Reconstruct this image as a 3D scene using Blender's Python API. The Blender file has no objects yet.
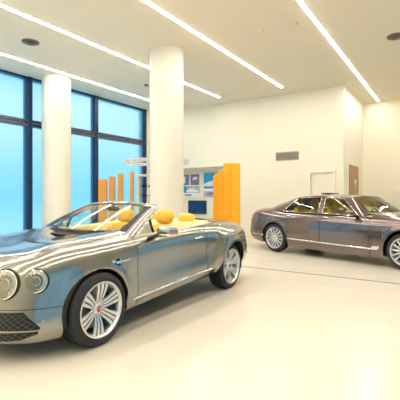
import bpy, bmesh, math, random
from mathutils import Vector, Matrix
random.seed(4)
SC = bpy.context.scene
COL = SC.collection
PI = math.pi

# ------------------------------------------------------------------ materials
def mat(name, base, rough=.5, metal=0., coat=0., spec=.5, emit=None, estr=0., noise=None, bump=None, coat_rough=.03):
    m = bpy.data.materials.new(name); m.use_nodes = True
    nt = m.node_tree; b = nt.nodes['Principled BSDF']
    b.inputs['Base Color'].default_value = (*base, 1)
    b.inputs['Roughness'].default_value = rough
    b.inputs['Metallic'].default_value = metal
    b.inputs['Coat Weight'].default_value = coat
    b.inputs['Coat Roughness'].default_value = coat_rough
    b.inputs['Specular IOR Level'].default_value = spec
    if emit:
        b.inputs['Emission Color'].default_value = (*emit, 1); b.inputs['Emission Strength'].default_value = estr
    tc = None
    if noise:                       # (scale, amount): soft mottling of the base colour
        tc = nt.nodes.new('ShaderNodeTexCoord')
        n = nt.nodes.new('ShaderNodeTexNoise'); n.inputs['Scale'].default_value = noise[0]; n.inputs['Detail'].default_value = 3
        r = nt.nodes.new('ShaderNodeMix'); r.data_type = 'RGBA'
        k = noise[1]
        r.inputs[6].default_value = (*[c*(1-k) for c in base], 1); r.inputs[7].default_value = (*[min(1, c*(1+k)) for c in base], 1)
        nt.links.new(tc.outputs['Object'], n.inputs['Vector']); nt.links.new(n.outputs['Fac'], r.inputs[0]); nt.links.new(r.outputs[2], b.inputs['Base Color'])
    if bump:
        tc = tc or nt.nodes.new('ShaderNodeTexCoord')
        n = nt.nodes.new('ShaderNodeTexNoise'); n.inputs['Scale'].default_value = bump[0]
        bp = nt.nodes.new('ShaderNodeBump'); bp.inputs['Strength'].default_value = bump[1]; bp.inputs['Distance'].default_value = .01
        nt.links.new(tc.outputs['Object'], n.inputs['Vector']); nt.links.new(n.outputs['Fac'], bp.inputs['Height']); nt.links.new(bp.outputs['Normal'], b.inputs['Normal'])
    return m

def glass(name, tint, gloss=1.0, ior=1.5):
    """clear pane: what lies behind shows through a tint, the rest is reflected by Fresnel"""
    m = bpy.data.materials.new(name); m.use_nodes = True
    nt = m.node_tree; nt.nodes.clear()
    o = nt.nodes.new('ShaderNodeOutputMaterial'); mx = nt.nodes.new('ShaderNodeMixShader')
    t = nt.nodes.new('ShaderNodeBsdfTransparent'); t.inputs['Color'].default_value = (*tint, 1)
    g = nt.nodes.new('ShaderNodeBsdfGlossy'); g.inputs['Roughness'].default_value = .01
    g.inputs['Color'].default_value = (gloss, gloss, gloss, 1)
    f = nt.nodes.new('ShaderNodeFresnel'); f.inputs['IOR'].default_value = ior
    nt.links.new(f.outputs[0], mx.inputs[0]); nt.links.new(t.outputs[0], mx.inputs[1]); nt.links.new(g.outputs[0], mx.inputs[2]); nt.links.new(mx.outputs[0], o.inputs['Surface'])
    return m

def frosted(name, tint):
    m = bpy.data.materials.new(name); m.use_nodes = True
    nt = m.node_tree; nt.nodes.clear()
    o = nt.nodes.new('ShaderNodeOutputMaterial'); m1 = nt.nodes.new('ShaderNodeMixShader'); m2 = nt.nodes.new('ShaderNodeMixShader')
    t = nt.nodes.new('ShaderNodeBsdfTransparent'); t.inputs['Color'].default_value = (*tint, 1)
    tl = nt.nodes.new('ShaderNodeBsdfTranslucent'); tl.inputs['Color'].default_value = (*tint, 1)
    g = nt.nodes.new('ShaderNodeBsdfGlossy'); g.inputs['Roughness'].default_value = .4
    m1.inputs[0].default_value = .3; m2.inputs[0].default_value = .05
    nt.links.new(t.outputs[0], m1.inputs[1]); nt.links.new(tl.outputs[0], m1.inputs[2])
    nt.links.new(m1.outputs[0], m2.inputs[1]); nt.links.new(g.outputs[0], m2.inputs[2]); nt.links.new(m2.outputs[0], o.inputs['Surface'])
    return m

def floor_mat():
    m = mat('polished_stone_tile', (.83, .74, .61), .22, spec=.5)
    nt = m.node_tree; b = nt.nodes['Principled BSDF']
    tc = nt.nodes.new('ShaderNodeTexCoord'); br = nt.nodes.new('ShaderNodeTexBrick')
    br.offset = .5; br.inputs['Scale'].default_value = 1.0
    br.inputs['Brick Width'].default_value = 1.2; br.inputs['Row Height'].default_value = .6
    br.inputs['Mortar Size'].default_value = .0035; br.inputs['Mortar Smooth'].default_value = .3
    br.inputs['Color1'].default_value = (.75, .68, .575, 1); br.inputs['Color2'].default_value = (.735, .665, .56, 1); br.inputs['Mortar'].default_value = (.65, .575, .475, 1)
    n = nt.nodes.new('ShaderNodeTexNoise'); n.inputs['Scale'].default_value = 2.2; n.inputs['Detail'].default_value = 5
    mr = nt.nodes.new('ShaderNodeMapRange'); mr.inputs['To Min'].default_value = .17; mr.inputs['To Max'].default_value = .30
    nt.links.new(tc.outputs['Object'], br.inputs['Vector']); nt.links.new(br.outputs['Color'], b.inputs['Base Color'])
    nt.links.new(tc.outputs['Object'], n.inputs['Vector']); nt.links.new(n.outputs['Fac'], mr.inputs['Value']); nt.links.new(mr.outputs[0], b.inputs['Roughness'])
    return m

M = dict(
    wall=mat('cream_wall_paint', (.87, .81, .66), .6, noise=(3, .012)),
    ceil=mat('ceiling_paint', (.87, .80, .66), .7, noise=(2, .012)),
    column=mat('column_plaster', (.77, .725, .62), .5, noise=(2, .01)),
    floor=floor_mat(),
    mull=mat('dark_blue_grey_aluminium', (.012, .035, .085), .35, .3),
    rail=mat('window_rail_aluminium', (.09, .08, .10), .35, .5),
    pane=frosted('frosted_blue_glass', (.80, .93, 1.0)),
    strip=mat('led_diffuser', (.9, .9, .9), .5, emit=(1, .95, .84), estr=60),
    ringlight=mat('ring_lamp_diffuser', (.9, .9, .9), .5, emit=(1, .95, .85), estr=.3),
    grille=mat('dark_grille_wire', (.10, .10, .10), .4, .6),
    hoop=mat('ring_lamp_grey', (.58, .57, .55), .4),
    white=mat('white_enamel', (.82, .82, .80), .35),
    vent=mat('vent_grey', (.50, .47, .40), .5, .3),
    cvent=mat('ceiling_vent_grey', (.20, .17, .13), .5, .2),
    dark=mat('matt_black', (.010, .010, .012), .6),
    black=mat('gloss_black', (.01, .01, .012), .15, spec=.5),
    rubber=mat('tyre_rubber', (.016, .017, .021), .6, bump=(80, .15)),
    slot=mat('floor_slot_metal', (.12, .10, .08), .45, .4),
    orange=mat('orange_lacquer', (.95, .43, .012), .35, noise=(1.5, .05)),
    wood=mat('amber_wood', (.62, .27, .035), .35, noise=(4, .12)),
    woodedge=mat('brown_edge', (.30, .17, .13), .45),
    brown=mat('brown_door_veneer', (.36, .18, .07), .4, noise=(5, .15)),
    oak=mat('pale_oak', (.70, .55, .32), .45, noise=(6, .08)),
    paint1=mat('silver_beige_metallic_paint', (.315, .305, .275), .20, .9, coat=.6),
    paint2=mat('bronze_brown_metallic_paint', (.19, .145, .14), .16, .85, coat=1.0),
    chrome=mat('polished_chrome', (.86, .85, .83), .08, 1.0),
    alloy=mat('silver_alloy', (.74, .74, .75), .28, .75),
    disc=mat('brake_disc_steel', (.25, .25, .26), .35, .9),
    red=mat('red_enamel', (.55, .02, .03), .25),
    amber_leather=mat('amber_yellow_leather', (.86, .50, .04), .45, bump=(60, .1)),
    cream_leather=mat('cream_leather', (.83, .66, .33), .5),
    carpet=mat('car_carpet', (.10, .07, .04), .9),
    wglass=glass('windscreen_glass', (.84, .92, .72), 1.0, 1.45),
    wglass2=glass('sedan_windscreen_glass', (.93, .96, .78), 1.0, 1.85),
    sglass=glass('side_window_glass', (.84, .90, .76), 1.0, 1.5),
    lens=glass('lamp_lens', (.97, .97, .95), 1.0, 1.45),
    reflector=mat('lamp_reflector', (.93, .92, .88), .3, .15),
    lampred=mat('tail_lamp_red', (.10, .008, .008), .15, coat=1),
    screen=mat('screen_blue', (.004, .010, .03), .12, emit=(.01, .06, .26), estr=.22),
    paper=mat('poster_paper', (.82, .82, .84), .5),
    pblue=mat('poster_blue', (.02, .30, .62), .5, noise=(3, .2)),
    pviolet=mat('poster_violet_grey', (.22, .19, .30), .5, noise=(8, .4)),
    pgrey=mat('poster_grey', (.45, .45, .50), .5, noise=(6, .3)),
)

# ------------------------------------------------------------------ object helpers
def link(name, me, m=None, parent=None, smooth=False, angle=None):
    o = bpy.data.objects.new(name, me); COL.objects.link(o)
    if m is not None:
        for x in (m if isinstance(m, (list, tuple)) else [m]): me.materials.append(x)
    if parent is not None: o.parent = parent
    if smooth or angle: me.polygons.foreach_set('use_smooth', [True]*len(me.polygons))
    if angle: me.set_sharp_from_angle(angle=math.radians(angle))
    return o

def obj(name, bm, m=None, parent=None, smooth=False, angle=None, fix=True):
    if fix: bmesh.ops.recalc_face_normals(bm, faces=bm.faces[:])
    me = bpy.data.meshes.new(name); bm.to_mesh(me); bm.free()
    return link(name, me, m, parent, smooth, angle)

def empty(name, loc=(0, 0, 0), rz=0, parent=None):
    o = bpy.data.objects.new(name, None); COL.objects.link(o); o.location = loc; o.rotation_euler = (0, 0, rz); o.empty_display_size = .1
    if parent is not None: o.parent = parent
    return o

def tag(o, label, cat, group=None, kind=None):
    o['label'] = label; o['category'] = cat
    if group: o['group'] = group
    if kind: o['kind'] = kind
    return o

def struct(o): o['kind'] = 'structure'; return o

def box(bm, lo, hi, mi=0, bevel=0., rot=None):
    c = [(a+b)/2 for a, b in zip(lo, hi)]; s = [b-a for a, b in zip(lo, hi)]
    mx = Matrix.Translation(c) @ (rot.to_4x4() if rot else Matrix.Identity(4)) @ Matrix.Diagonal((*s, 1))
    r = bmesh.ops.create_cube(bm, size=1, matrix=mx)
    fs = set(f for v in r['verts'] for f in v.link_faces)
    for f in fs: f.material_index = mi
    if bevel:
        es = list(set(e for v in r['verts'] for e in v.link_edges))
        rr = bmesh.ops.bevel(bm, geom=es, offset=bevel, segments=3, affect='EDGES', profile=.5)
        for f in rr['faces']: f.material_index = mi
    return bm

def nb(): return bmesh.new()

def lathe(bm, prof, axis='z', seg=48, mi=0, c=(0, 0, 0), a0=0, a1=2*PI):
    """profile of (radius, height) spun around an axis"""
    full = abs(a1-a0-2*PI) < 1e-6
    n = seg if full else seg+1
    rings = []
    for r, h in prof:
        ring = []
        for k in range(n):
            a = a0+(a1-a0)*k/seg; x, y = r*math.cos(a), r*math.sin(a)
            p = {'z': (x, y, h), 'y': (x, h, y), 'x': (h, x, y)}[axis]
            ring.append(bm.verts.new((p[0]+c[0], p[1]+c[1], p[2]+c[2])))
        rings.append(ring)
    for i in range(len(rings)-1):
        for k in range(n if full else n-1):
            k2 = (k+1) % n
            f = bm.faces.new((rings[i][k], rings[i][k2], rings[i+1][k2], rings[i+1][k])); f.material_index = mi
    return rings

def tube(bm, pts, r, seg=8, mi=0, close=False, flat=None):
    """a round (or flattened) bar along points; r may be a list"""
    pts = [Vector(p) for p in pts]; n = len(pts); rings = []
    up = Vector((0, 0, 1))
    for i, p in enumerate(pts):
        t = (pts[(i+1) % n]-pts[i-1]) if close else (pts[min(i+1, n-1)]-pts[max(i-1, 0)])
        t.normalize()
        a = up.cross(t)
        if a.length < 1e-3: a = Vector((1, 0, 0))
        a.normalize(); b = t.cross(a)
        ri = r[i] if isinstance(r, (list, tuple)) else r
        fa, fb = flat if flat else (1, 1)
        rings.append([bm.verts.new(p+a*ri*fa*math.cos(2*PI*k/seg)+b*ri*fb*math.sin(2*PI*k/seg)) for k in range(seg)])
    m = n if close else n-1
    for i in range(m):
        A, B = rings[i], rings[(i+1) % n]
        for k in range(seg):
            f = bm.faces.new((A[k], A[(k+1) % seg], B[(k+1) % seg], B[k])); f.material_index = mi
    if not close:
        for rg in (rings[0], rings[-1]):
            f = bm.faces.new(rg); f.material_index = mi
    return bm

def blob(bm, c, r, mi=0, e=2.6, seg=20, rot=None):
    """a cushion: superellipsoid of half sizes r"""
    def sp(w, p): return math.copysign(abs(w)**p, w)
    n = 2/e; rows = []
    R = rot or Matrix.Identity(3)
    for i in range(seg//2+1):
        la = -PI/2+PI*i/(seg//2); row = []
        for k in range(seg):
            lo = 2*PI*k/seg
            v = Vector((r[0]*sp(math.cos(la), n)*sp(math.cos(lo), n), r[1]*sp(math.cos(la), n)*sp(math.sin(lo), n), r[2]*sp(math.sin(la), n)))
            row.append(bm.verts.new(R @ v+Vector(c)))
        rows.append(row)
    for i in range(seg//2):
        for k in range(seg):
            f = bm.faces.new((rows[i][k], rows[i][(k+1) % seg], rows[i+1][(k+1) % seg], rows[i+1][k])); f.material_index = mi
    bmesh.ops.remove_doubles(bm, verts=[v for row in (rows[0], rows[-1]) for v in row], dist=1e-5)
    return bm

def gridmesh(bm, rows, mi=0, close=False):
    vs = [[bm.verts.new(p) for p in r] for r in rows]
    for i in range(len(vs)-1):
        for j in range(len(vs[0])-1):
            q = (vs[i][j], vs[i][j+1], vs[i+1][j+1], vs[i+1][j])
            try: f = bm.faces.new(q); f.material_index = mi
            except ValueError: pass
    return vs

# ------------------------------------------------------------------ the room
XW, YB, YN, XS, H = -10.6, 12.8, 15.9, -2.92, 5.0     # window plane, back wall, niche back, niche side, ceiling height
X1, Y0 = 8.0, -8.0
WY1 = 12.0                                             # end of the glazing
def slab(name, lo, hi, m): return struct(obj(name, box(nb(), lo, hi), m))
slab('floor', (XW-.4, Y0-.3, -.2), (X1+.3, YN+.3, 0), M['floor'])
bm = nb(); box(bm, (XW-.4, Y0-.3, H), (X1+.3, YN+.3, H+.2)); struct(obj('ceiling', bm, M['ceil']))
# back wall with the shallow poster alcove cut into it
AX0, AX1, AZ = -10.6, -6.95, 2.60
bm = nb()
box(bm, (AX1, YB, 0), (XS, YB+.9, H)); box(bm, (XW-.4, YB, AZ), (AX1, YB+.9, H)); box(bm, (XW-.4, YB+.7, 0), (AX1, YB+.9, AZ)); box(bm, (XW-.4, YB, 0), (XW, YB+.7, AZ))
struct(obj('wall_back', bm, M['wall']))
slab('wall_recess_side', (XS-.25, YB+.9, 0), (XS, YN+.3, H), M['wall'])
slab('wall_recess_back', (XS, YN, 0), (2.6, YN+.3, H), M['wall'])
slab('wall_right', (X1, Y0+13, 0), (X1+.3, YN, H), M['wall'])
slab('wall_front', (XW-.4, Y0-.3, 0), (X1+.3, Y0, H), M['wall'])
slab('wall_left_back', (XW-.35, WY1, 0), (XW, YB, H), M['wall'])
# glazing, one window per bay: posts, rails and the two frosted panes
def bay(name, loc, rz, l):
    w = struct(empty(name, loc, rz))
    bm = nb()
    box(bm, (-.14, -l, 0), (.10, -l+.07, H)); box(bm, (-.14, l-.08, 0), (.10, l, H))
    box(bm, (-.14, -l, 0), (.06, l, .08)); box(bm, (-.14, -l, H-.06), (.06, l, H))
    obj('window_post', bm, M['mull'], w)
    bm = nb()
    box(bm, (-.10, -l+.07, TZ-.10), (.09, l-.08, TZ-.015)); box(bm, (-.12, -l+.07, TZ+.015), (.12, l-.08, TZ+.09))
    obj('window_rail', bm, M['rail'], w)
    for z0, z1, nm in ((.08, TZ-.10, 'window_pane'), (TZ+.09, H-.06, 'window_pane')):
        bm = nb(); bm.faces.new([bm.verts.new(p) for p in ((-.03, -l+.07, z0), (-.03, l-.08, z0), (-.03, l-.08, z1), (-.03, -l+.07, z1))])
        obj(nm, bm, M['pane'], w)
edges = [WY1, 9.36, 6.8, 4.25, 1.7, -.85]
slab('wall_left_front', (XW-.35, Y0, 0), (XW, edges[-1], H), M['wall'])
TZ = 3.63
for i in range(len(edges)-1):
    a, b = edges[i+1], edges[i]
    bay('window_%d' % (i+1), (XW, (a+b)/2, 0), 0, (b-a)/2)
for i in range(5):
    bay('window_%d' % (i+9), (X1, Y0+1.3+2.6*i, 0), PI, 1.3)
for i in range(2):
    bay('window_%d' % (i+14), (2.6+1.35*(2*i+1), YN, 0), -PI/2, 1.35)
# columns
for k, (x, y) in enumerate(((-5.87, 7.45), (-9.98, 7.32))):
    bm = nb(); lathe(bm, [(.0, 0), (.415, 0), (.415, H), (0, H)], seg=64)
    c = struct(obj('column' if k == 0 else 'column.001', bm, M['column'], angle=40)); c.location = (x, y, 0)
# skirting and floor slot
slab('baseboard_back', (AX1, YB-.012, 0), (XS, YB, .07), M['wall'])
slab('baseboard_recess', (XS, YN-.012, 0), (2.6, YN, .07), M['wall'])
slab('trim_1', (-7.0, 7.145, -.01), (7.5, 7.185, .002), M['slot'])
# doors
d = struct(empty('door_1', (-3.595, YB, 0)))
bm = nb(); box(bm, (-.43, -.07, 0), (-.37, .01, 2.29)); box(bm, (.37, -.07, 0), (.43, .01, 2.29)); box(bm, (-.37, -.07, 2.23), (.37, .01, 2.29)); obj('door_frame', bm, M['wall'], d)
bm = nb(); box(bm, (-.365, -.012, .01), (.365, .008, 2.225)); obj('door_leaf', bm, M['ceil'], d)
bm = nb(); tube(bm, [(.30, -.03, 1.02), (.18, -.06, 1.02)], .011); box(bm, (.28, -.02, .94), (.32, -.01, 1.1)); obj('door_handle', bm, M['chrome'], d)
d = struct(empty('door_2', (XS, 14.26, 0)))
bm = nb(); box(bm, (-.01, -.69, 0), (.035, .69, 2.52)); obj('door_leaf', bm, M['brown'], d)
bm = nb(); tube(bm, [(.09, -.5, .9), (.09, -.5, 1.3)], .014); obj('door_handle', bm, M['chrome'], d)
bm = nb()
bm.faces.new([bm.verts.new(p) for p in ((.038, -.02, 2.03), (.038, .34, 2.03), (.038, .20, 1.86), (.038, .18, 1.62), (.038, .12, 1.86))])
s = obj('door_sign', bm, M['white'], d)

t = empty('cabinet', (-1.0, YN, 0)); tag(t, 'cream low cabinet against the recess wall beyond the bonnet of the sedan', 'cabinet')
bm = nb(); box(bm, (-.83, -.42, .06), (.83, -.01, 1.64), bevel=.01); obj('carcass', bm, M['column'], t)
bm = nb(); box(bm, (-.80, -.38, 0), (.80, -.05, .06)); obj('plinth', bm, M['dark'], t)
for sx in (-1, 1):
    bm = nb(); box(bm, (min(sx*.005, sx*.82), -.44, .08), (max(sx*.005, sx*.82), -.42, 1.62), bevel=.003); dd = obj('door', bm, M['column'], t)
    bm = nb(); tube(bm, [(sx*.06, -.455, .8), (sx*.06, -.455, 1.0)], .008); obj('handle', bm, M['chrome'], dd)
# ------------------------------------------------------------------ ceiling fittings
LIGHTS = [(-9.37, -7.0, 11.92, 'ceiling light strip nearest the blue windows, passing over the white column by the glass'),
          (-7.0, -7.0, 11.92, 'ceiling light strip second from the windows, its far end over the posters'),
          (-4.65, -7.0, 11.92, 'ceiling light strip passing just right of the middle column, ending above the wall vent'),
          (-2.32, -7.0, 15.6, 'ceiling light strip furthest right, running into the recess corner beyond the bronze sedan')]
for x, a, b, lab in LIGHTS+[(0.03, -7, 15.75, 'ceiling light strip over the open floor, first one right of the recess corner')]:
    t = empty('ceiling_light', (x, (a+b)/2, H)); l = (b-a)/2
    tag(t, lab, 'ceiling light', 'recessed strip lights in the ceiling')
    bm = nb(); box(bm, (-.033, -l, -.012), (.033, l, -.002)); obj('diffuser', bm, M['strip'], t)
    bm = nb(); box(bm, (-.043, -l-.01, -.008), (-.033, l+.01, -.0005)); box(bm, (.033, -l-.01, -.008), (.043, l+.01, -.0005)); obj('light_frame', bm, M['white'], t)
def round_vent(x, y, lab, g=1.):
    t = empty('ceiling_vent', (x, y, H)); t.scale = (g, g, 1); tag(t, lab, 'vent', 'round ceiling vents')
    bm = nb(); lathe(bm, [(.19, -.001), (.19, -.02), (.165, -.03), (.16, -.02)], seg=40); obj('vent_rim', bm, M['cvent'], t, angle=40)
    bm = nb()
    for r in (.135, .095, .055): lathe(bm, [(r, -.006), (r+.02, -.035), (r-.005, -.03), (r-.012, -.006)], seg=32)
    obj('vent_cone', bm, M['cvent'], t, angle=40)
    bm = nb(); lathe(bm, [(0, -.004), (.16, -.004)], seg=32); obj('vent_backing', bm, M['dark'], t)
round_vent(-8.1, 5.25, 'round grey ceiling vent between the two light strips near the windows')
round_vent(-1.05, 9.5, 'round grey ceiling vent above the front of the bronze sedan')
round_vent(-8.15, 9.3, 'small dark round ceiling vent beside the middle column top', .4)
def small_ceiling(name, x, y, r, lab, m, cat):
    t = empty(name, (x, y, H)); tag(t, lab, cat)
    bm = nb(); lathe(bm, [(r, -.001), (r*.95, -.02), (r*.6, -.03), (0, -.03)], seg=28); obj('housing', bm, m, t, angle=40)
    bm = nb(); lathe(bm, [(r*.3, -.03), (r*.22, -.05), (0, -.05)], seg=16); obj('sensor', bm, m, t, angle=40)
small_ceiling('smoke_detector', -3.46, 7.61, .09, 'cream round smoke detector on the ceiling right of the middle light strip', M['ceil'], 'smoke detector')
small_ceiling('smoke_detector', -7.29, 7.85, .07, 'cream round smoke detector on the ceiling left of the middle column', M['ceil'], 'smoke detector')
small_ceiling('ceiling_sprinkler', -2.67, 7.67, .032, 'small dark sprinkler head on the ceiling beside the right light strip', M['vent'], 'sprinkler')
# wall vent
t = empty('wall_vent', (-4.795, YB, 2.84)); tag(t, 'rectangular grey louvred vent high on the cream back wall', 'vent')
bm = nb(); box(bm, (-.42, -.02, -.15), (.42, -.001, -.125)); box(bm, (-.42, -.02, .125), (.42, -.001, .15)); box(bm, (-.42, -.02, -.125), (-.395, -.001, .125)); box(bm, (.395, -.02, -.125), (.42, -.001, .125)); obj('vent_frame', bm, M['vent'], t)
bm = nb(); box(bm, (-.4, -.004, -.13), (.4, -.001, .13)); obj('vent_backing', bm, M['dark'], t)
bm = nb()
for k in range(7): box(bm, (-.395, -.022, -.118+k*.036), (.395, -.004, -.098+k*.036), rot=Matrix.Rotation(.5, 3, 'X'))
obj('louvre', bm, M['vent'], t)
# ring lamp over the display
t = empty('ring_lamp', (-7.09, 8.54, 2.42)); tag(t, 'white hoop pendant lamp hanging behind the middle column over the display', 'pendant lamp')
bm = nb(); lathe(bm, [(.80, -.03), (.93, -.03), (.93, .05), (.80, .05), (.80, -.03)], seg=72); obj('hoop', bm, M['hoop'], t, angle=40)
bm = nb(); lathe(bm, [(.83, -.031), (.90, -.031), (.90, -.038), (.83, -.038), (.83, -.031)], seg=72); obj('diffuser', bm, M['ringlight'], t, angle=40)
for k in range(3):
    a = .3+k*2*PI/3; bm = nb(); tube(bm, [(.875*math.cos(a), .875*math.sin(a), .05), (.875*math.cos(a), .875*math.sin(a), H-2.42-.002)], .0015, 6); obj('suspension_wire', bm, M['white'], t)

# ------------------------------------------------------------------ upright fins, rack, posters, screen
FW = math.radians(33.3)
def fin(x, y, h, w, th, rz, lab, group, face, edge):
    t = empty('screen_panel', (x, y, 0), rz); tag(t, lab, 'panel', group)
    bm = nb(); box(bm, (-w/2, -th/2, .03), (w/2, th/2, h), bevel=.004); obj('board', bm, face, t)
    bm = nb(); box(bm, (w/2, -th/2, .03), (w/2+.012, th/2, h)); obj('edge_strip', bm, edge, t)
    bm = nb(); box(bm, (-w/2, -th/2-.02, 0), (w/2, th/2+.02, .03), bevel=.006); obj('foot', bm, M['white'], t)
RG, LG = 'orange upright panels by the poster corner', 'amber upright panels before the windows'
OY = .535
fin(-6.28, 10.60, 2.11, .30, .04, OY, 'shortest orange upright panel, leftmost of the cluster right of the posters', RG, M['orange'], M['wood'])
fin(-6.12, 10.44, 2.17, .30, .04, OY, 'second shortest orange upright panel in the cluster right of the posters', RG, M['orange'], M['wood'])
fin(-5.93, 10.30, 2.23, .30, .04, OY, 'orange upright panel of middle height in the cluster right of the posters', RG, M['orange'], M['wood'])
fin(-5.60, 10.13, 2.44, .36, .04, OY, 'tallest orange upright panel near the right end of the cluster, against the cream wall', RG, M['orange'], M['wood'])
fin(-5.33, 10.02, 2.41, .24, .04, OY, 'narrow orange upright panel at the very right end of the cluster, before the tallest', RG, M['orange'], M['wood'])
fin(-9.16, 8.40, 1.98, .26, .06, .55, 'amber upright panel in front of the windows, leftmost and shortest of four', LG, M['wood'], M['woodedge'])
fin(-8.94, 8.57, 2.07, .18, .06, .55, 'amber upright panel in front of the windows, second from the left of four', LG, M['wood'], M['woodedge'])
fin(-8.71, 8.71, 2.16, .16, .06, .55, 'amber upright panel in front of the windows, third from the left of four', LG, M['wood'], M['woodedge'])
fin(-8.38, 8.87, 2.24, .10, .06, .55, 'amber upright panel in front of the windows, rightmost and tallest of four', LG, M['wood'], M['woodedge'])
# open rack left of the middle column
t = empty('display_rack', (-7.72, 9.05, 0), .55); tag(t, 'pale oak open display rack half hidden by the middle column', 'display rack')
for s in (-1, 1):
    bm = nb(); box(bm, (s*.40-.03, -.14, 0), (s*.40+.03, .14, 2.12)); obj('upright', bm, M['oak'], t)
bm = nb(); box(bm, (-.37, -.14, 2.06), (.37, .14, 2.12)); obj('top_board', bm, M['oak'], t)
for z in (.5, 1.1, 1.44, 1.72):
    bm = nb(); box(bm, (-.37, -.13, z-.008), (.37, .13, z)); obj('shelf', bm, M['lens'], t)
def model(i, lx, z, lab):
    a = .55; x, y = -7.72+lx*math.cos(a), 9.05+lx*math.sin(a)
    q = empty('model_car', (x, y, z), a+.4); tag(q, lab, 'ornament', 'dark ornaments on the rack')
    bm = nb(); blob(bm, (0, 0, .045), (.085, .04, .03)); obj('body', bm, M['black'], q, smooth=True)
    bm = nb(); blob(bm, (-.01, 0, .078), (.045, .032, .024)); obj('cabin', bm, M['pgrey'] if i == 3 else M['dark'], q, smooth=True)
    for sx in (-1, 1):
        for sy in (-1, 1):
            bm = nb(); lathe(bm, [(0, -.008), (.02, -.008), (.02, .008), (0, .008)], 'y', 12, c=(sx*.05, sy*.036, .02)); obj('wheel', bm, M['rubber'], q)
model(0, -.22, 1.72, 'dark model car on the upper rack shelf, left one')
model(1, -.02, 1.72, 'dark model car on the upper rack shelf, right one beside the column')
model(2, -.22, 1.44, 'dark model car on the lower rack shelf, left one')
model(3, 0.0, 1.44, 'dark model car on the lower rack shelf, right one beside the column')
# posters and screen in the alcove (back face at YB+.7)
AY = YB+.7
def poster(x0, x1, z0, z1, lab, shapes):
    t = empty('poster', ((x0+x1)/2, AY, (z0+z1)/2)); tag(t, lab, 'poster', 'posters on the alcove wall')
    w, h = (x1-x0)/2, (z1-z0)/2
    bm = nb(); box(bm, (-w, -.03, -h), (w, -.001, h)); obj('backing_board', bm, M['paper'], t)
    bm = nb()
    mats = []
    for m, pts in shapes:
        if m not in mats: mats.append(m)
        y = -.031-.0006*(1+shapes.index((m, pts)))
        f = bm.faces.new([bm.verts.new((px*w, y, pz*h)) for px, pz in pts]); f.material_index = mats.index(m)
    obj('print', bm, [M[m] for m in mats], t, fix=False)
def car_sil(s=1, ox=0, oz=0): return [(ox+s*px, oz+s*pz) for px, pz in ((-.9, -.5), (.9, -.5), (.95, -.1), (.5, .05), (.2, .5), (-.4, .5), (-.65, .1), (-.95, 0))]
full = [(-1, -1), (1, -1), (1, 1), (-1, 1)]
poster(-9.80, -8.86, 1.90, 2.40, 'upper left poster with two violet grey pictures, beside the middle column', [('pviolet', [(-.96, -.9), (-.15, -.9), (-.15, .9), (-.96, .9)]), ('pviolet', [(.0, -.9), (.95, -.9), (.95, .9), (0, .9)]), ('paper', [(.2, -.1), (.75, .1), (.7, .5), (.3, .45)]), ('paper', [(-.8, -.6), (-.6, -.6), (-.55, .6), (-.75, .5)])])
poster(-9.80, -8.86, 1.40, 1.88, 'lower left poster of a grey car with a blue corner, above the screen', [('pgrey', [(-1, -.2), (1, -.2), (1, 1), (-1, 1)]), ('pblue', [(-1, -.2), (-.4, -.1), (-.4, 1), (-1, 1)]), ('paper', car_sil(.7, .2, .25)), ('pviolet', [(-.6, -.75), (.1, -.75), (.1, -.45), (-.6, -.45)])])
poster(-8.66, -7.80, 1.88, 2.42, 'upper right poster with bright blue sky, beside the orange panels', [('pblue', full), ('paper', [(-1, -1), (1, -1), (1, .1), (-.2, -.3), (-1, -.7)])])
poster(-8.66, -7.80, 1.40, 1.86, 'lower right poster of a dark car on pale ground, beside the orange panels', [('pgrey', [(-1, -1), (1, -1), (1, .1), (-1, .1)]), ('pviolet', car_sil(.6, -.1, -.3)), ('pblue', [(-1, .6), (1, .6), (1, 1), (-1, 1)])])
t = empty('television', (-8.99, AY, 1.0)); tag(t, 'wall mounted television with a dark blue screen below the posters', 'television')
bm = nb(); box(bm, (-.45, -.06, -.29), (.45, -.001, .27), bevel=.008); obj('casing', bm, M['black'], t)
bm = nb(); box(bm, (-.425, -.063, -.26), (.425, -.0605, .245)); obj('screen', bm, M['screen'], t)

# ------------------------------------------------------------------ cars: lofted bodies
def bs(a, b, c, d, t):
    u = 1-t
    return (a*u**3+b*(3*t**3-6*t*t+4)+c*(-3*t**3+3*t*t+3*t+1)+d*t**3)/6
def cr(a, b, c, d, t):
    return b+(c-a)*(.5*t)+(a*2-b*5+c*4-d)*(.5*t*t)+(b*3-a-c*3+d)*(.5*t*t*t)

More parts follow.
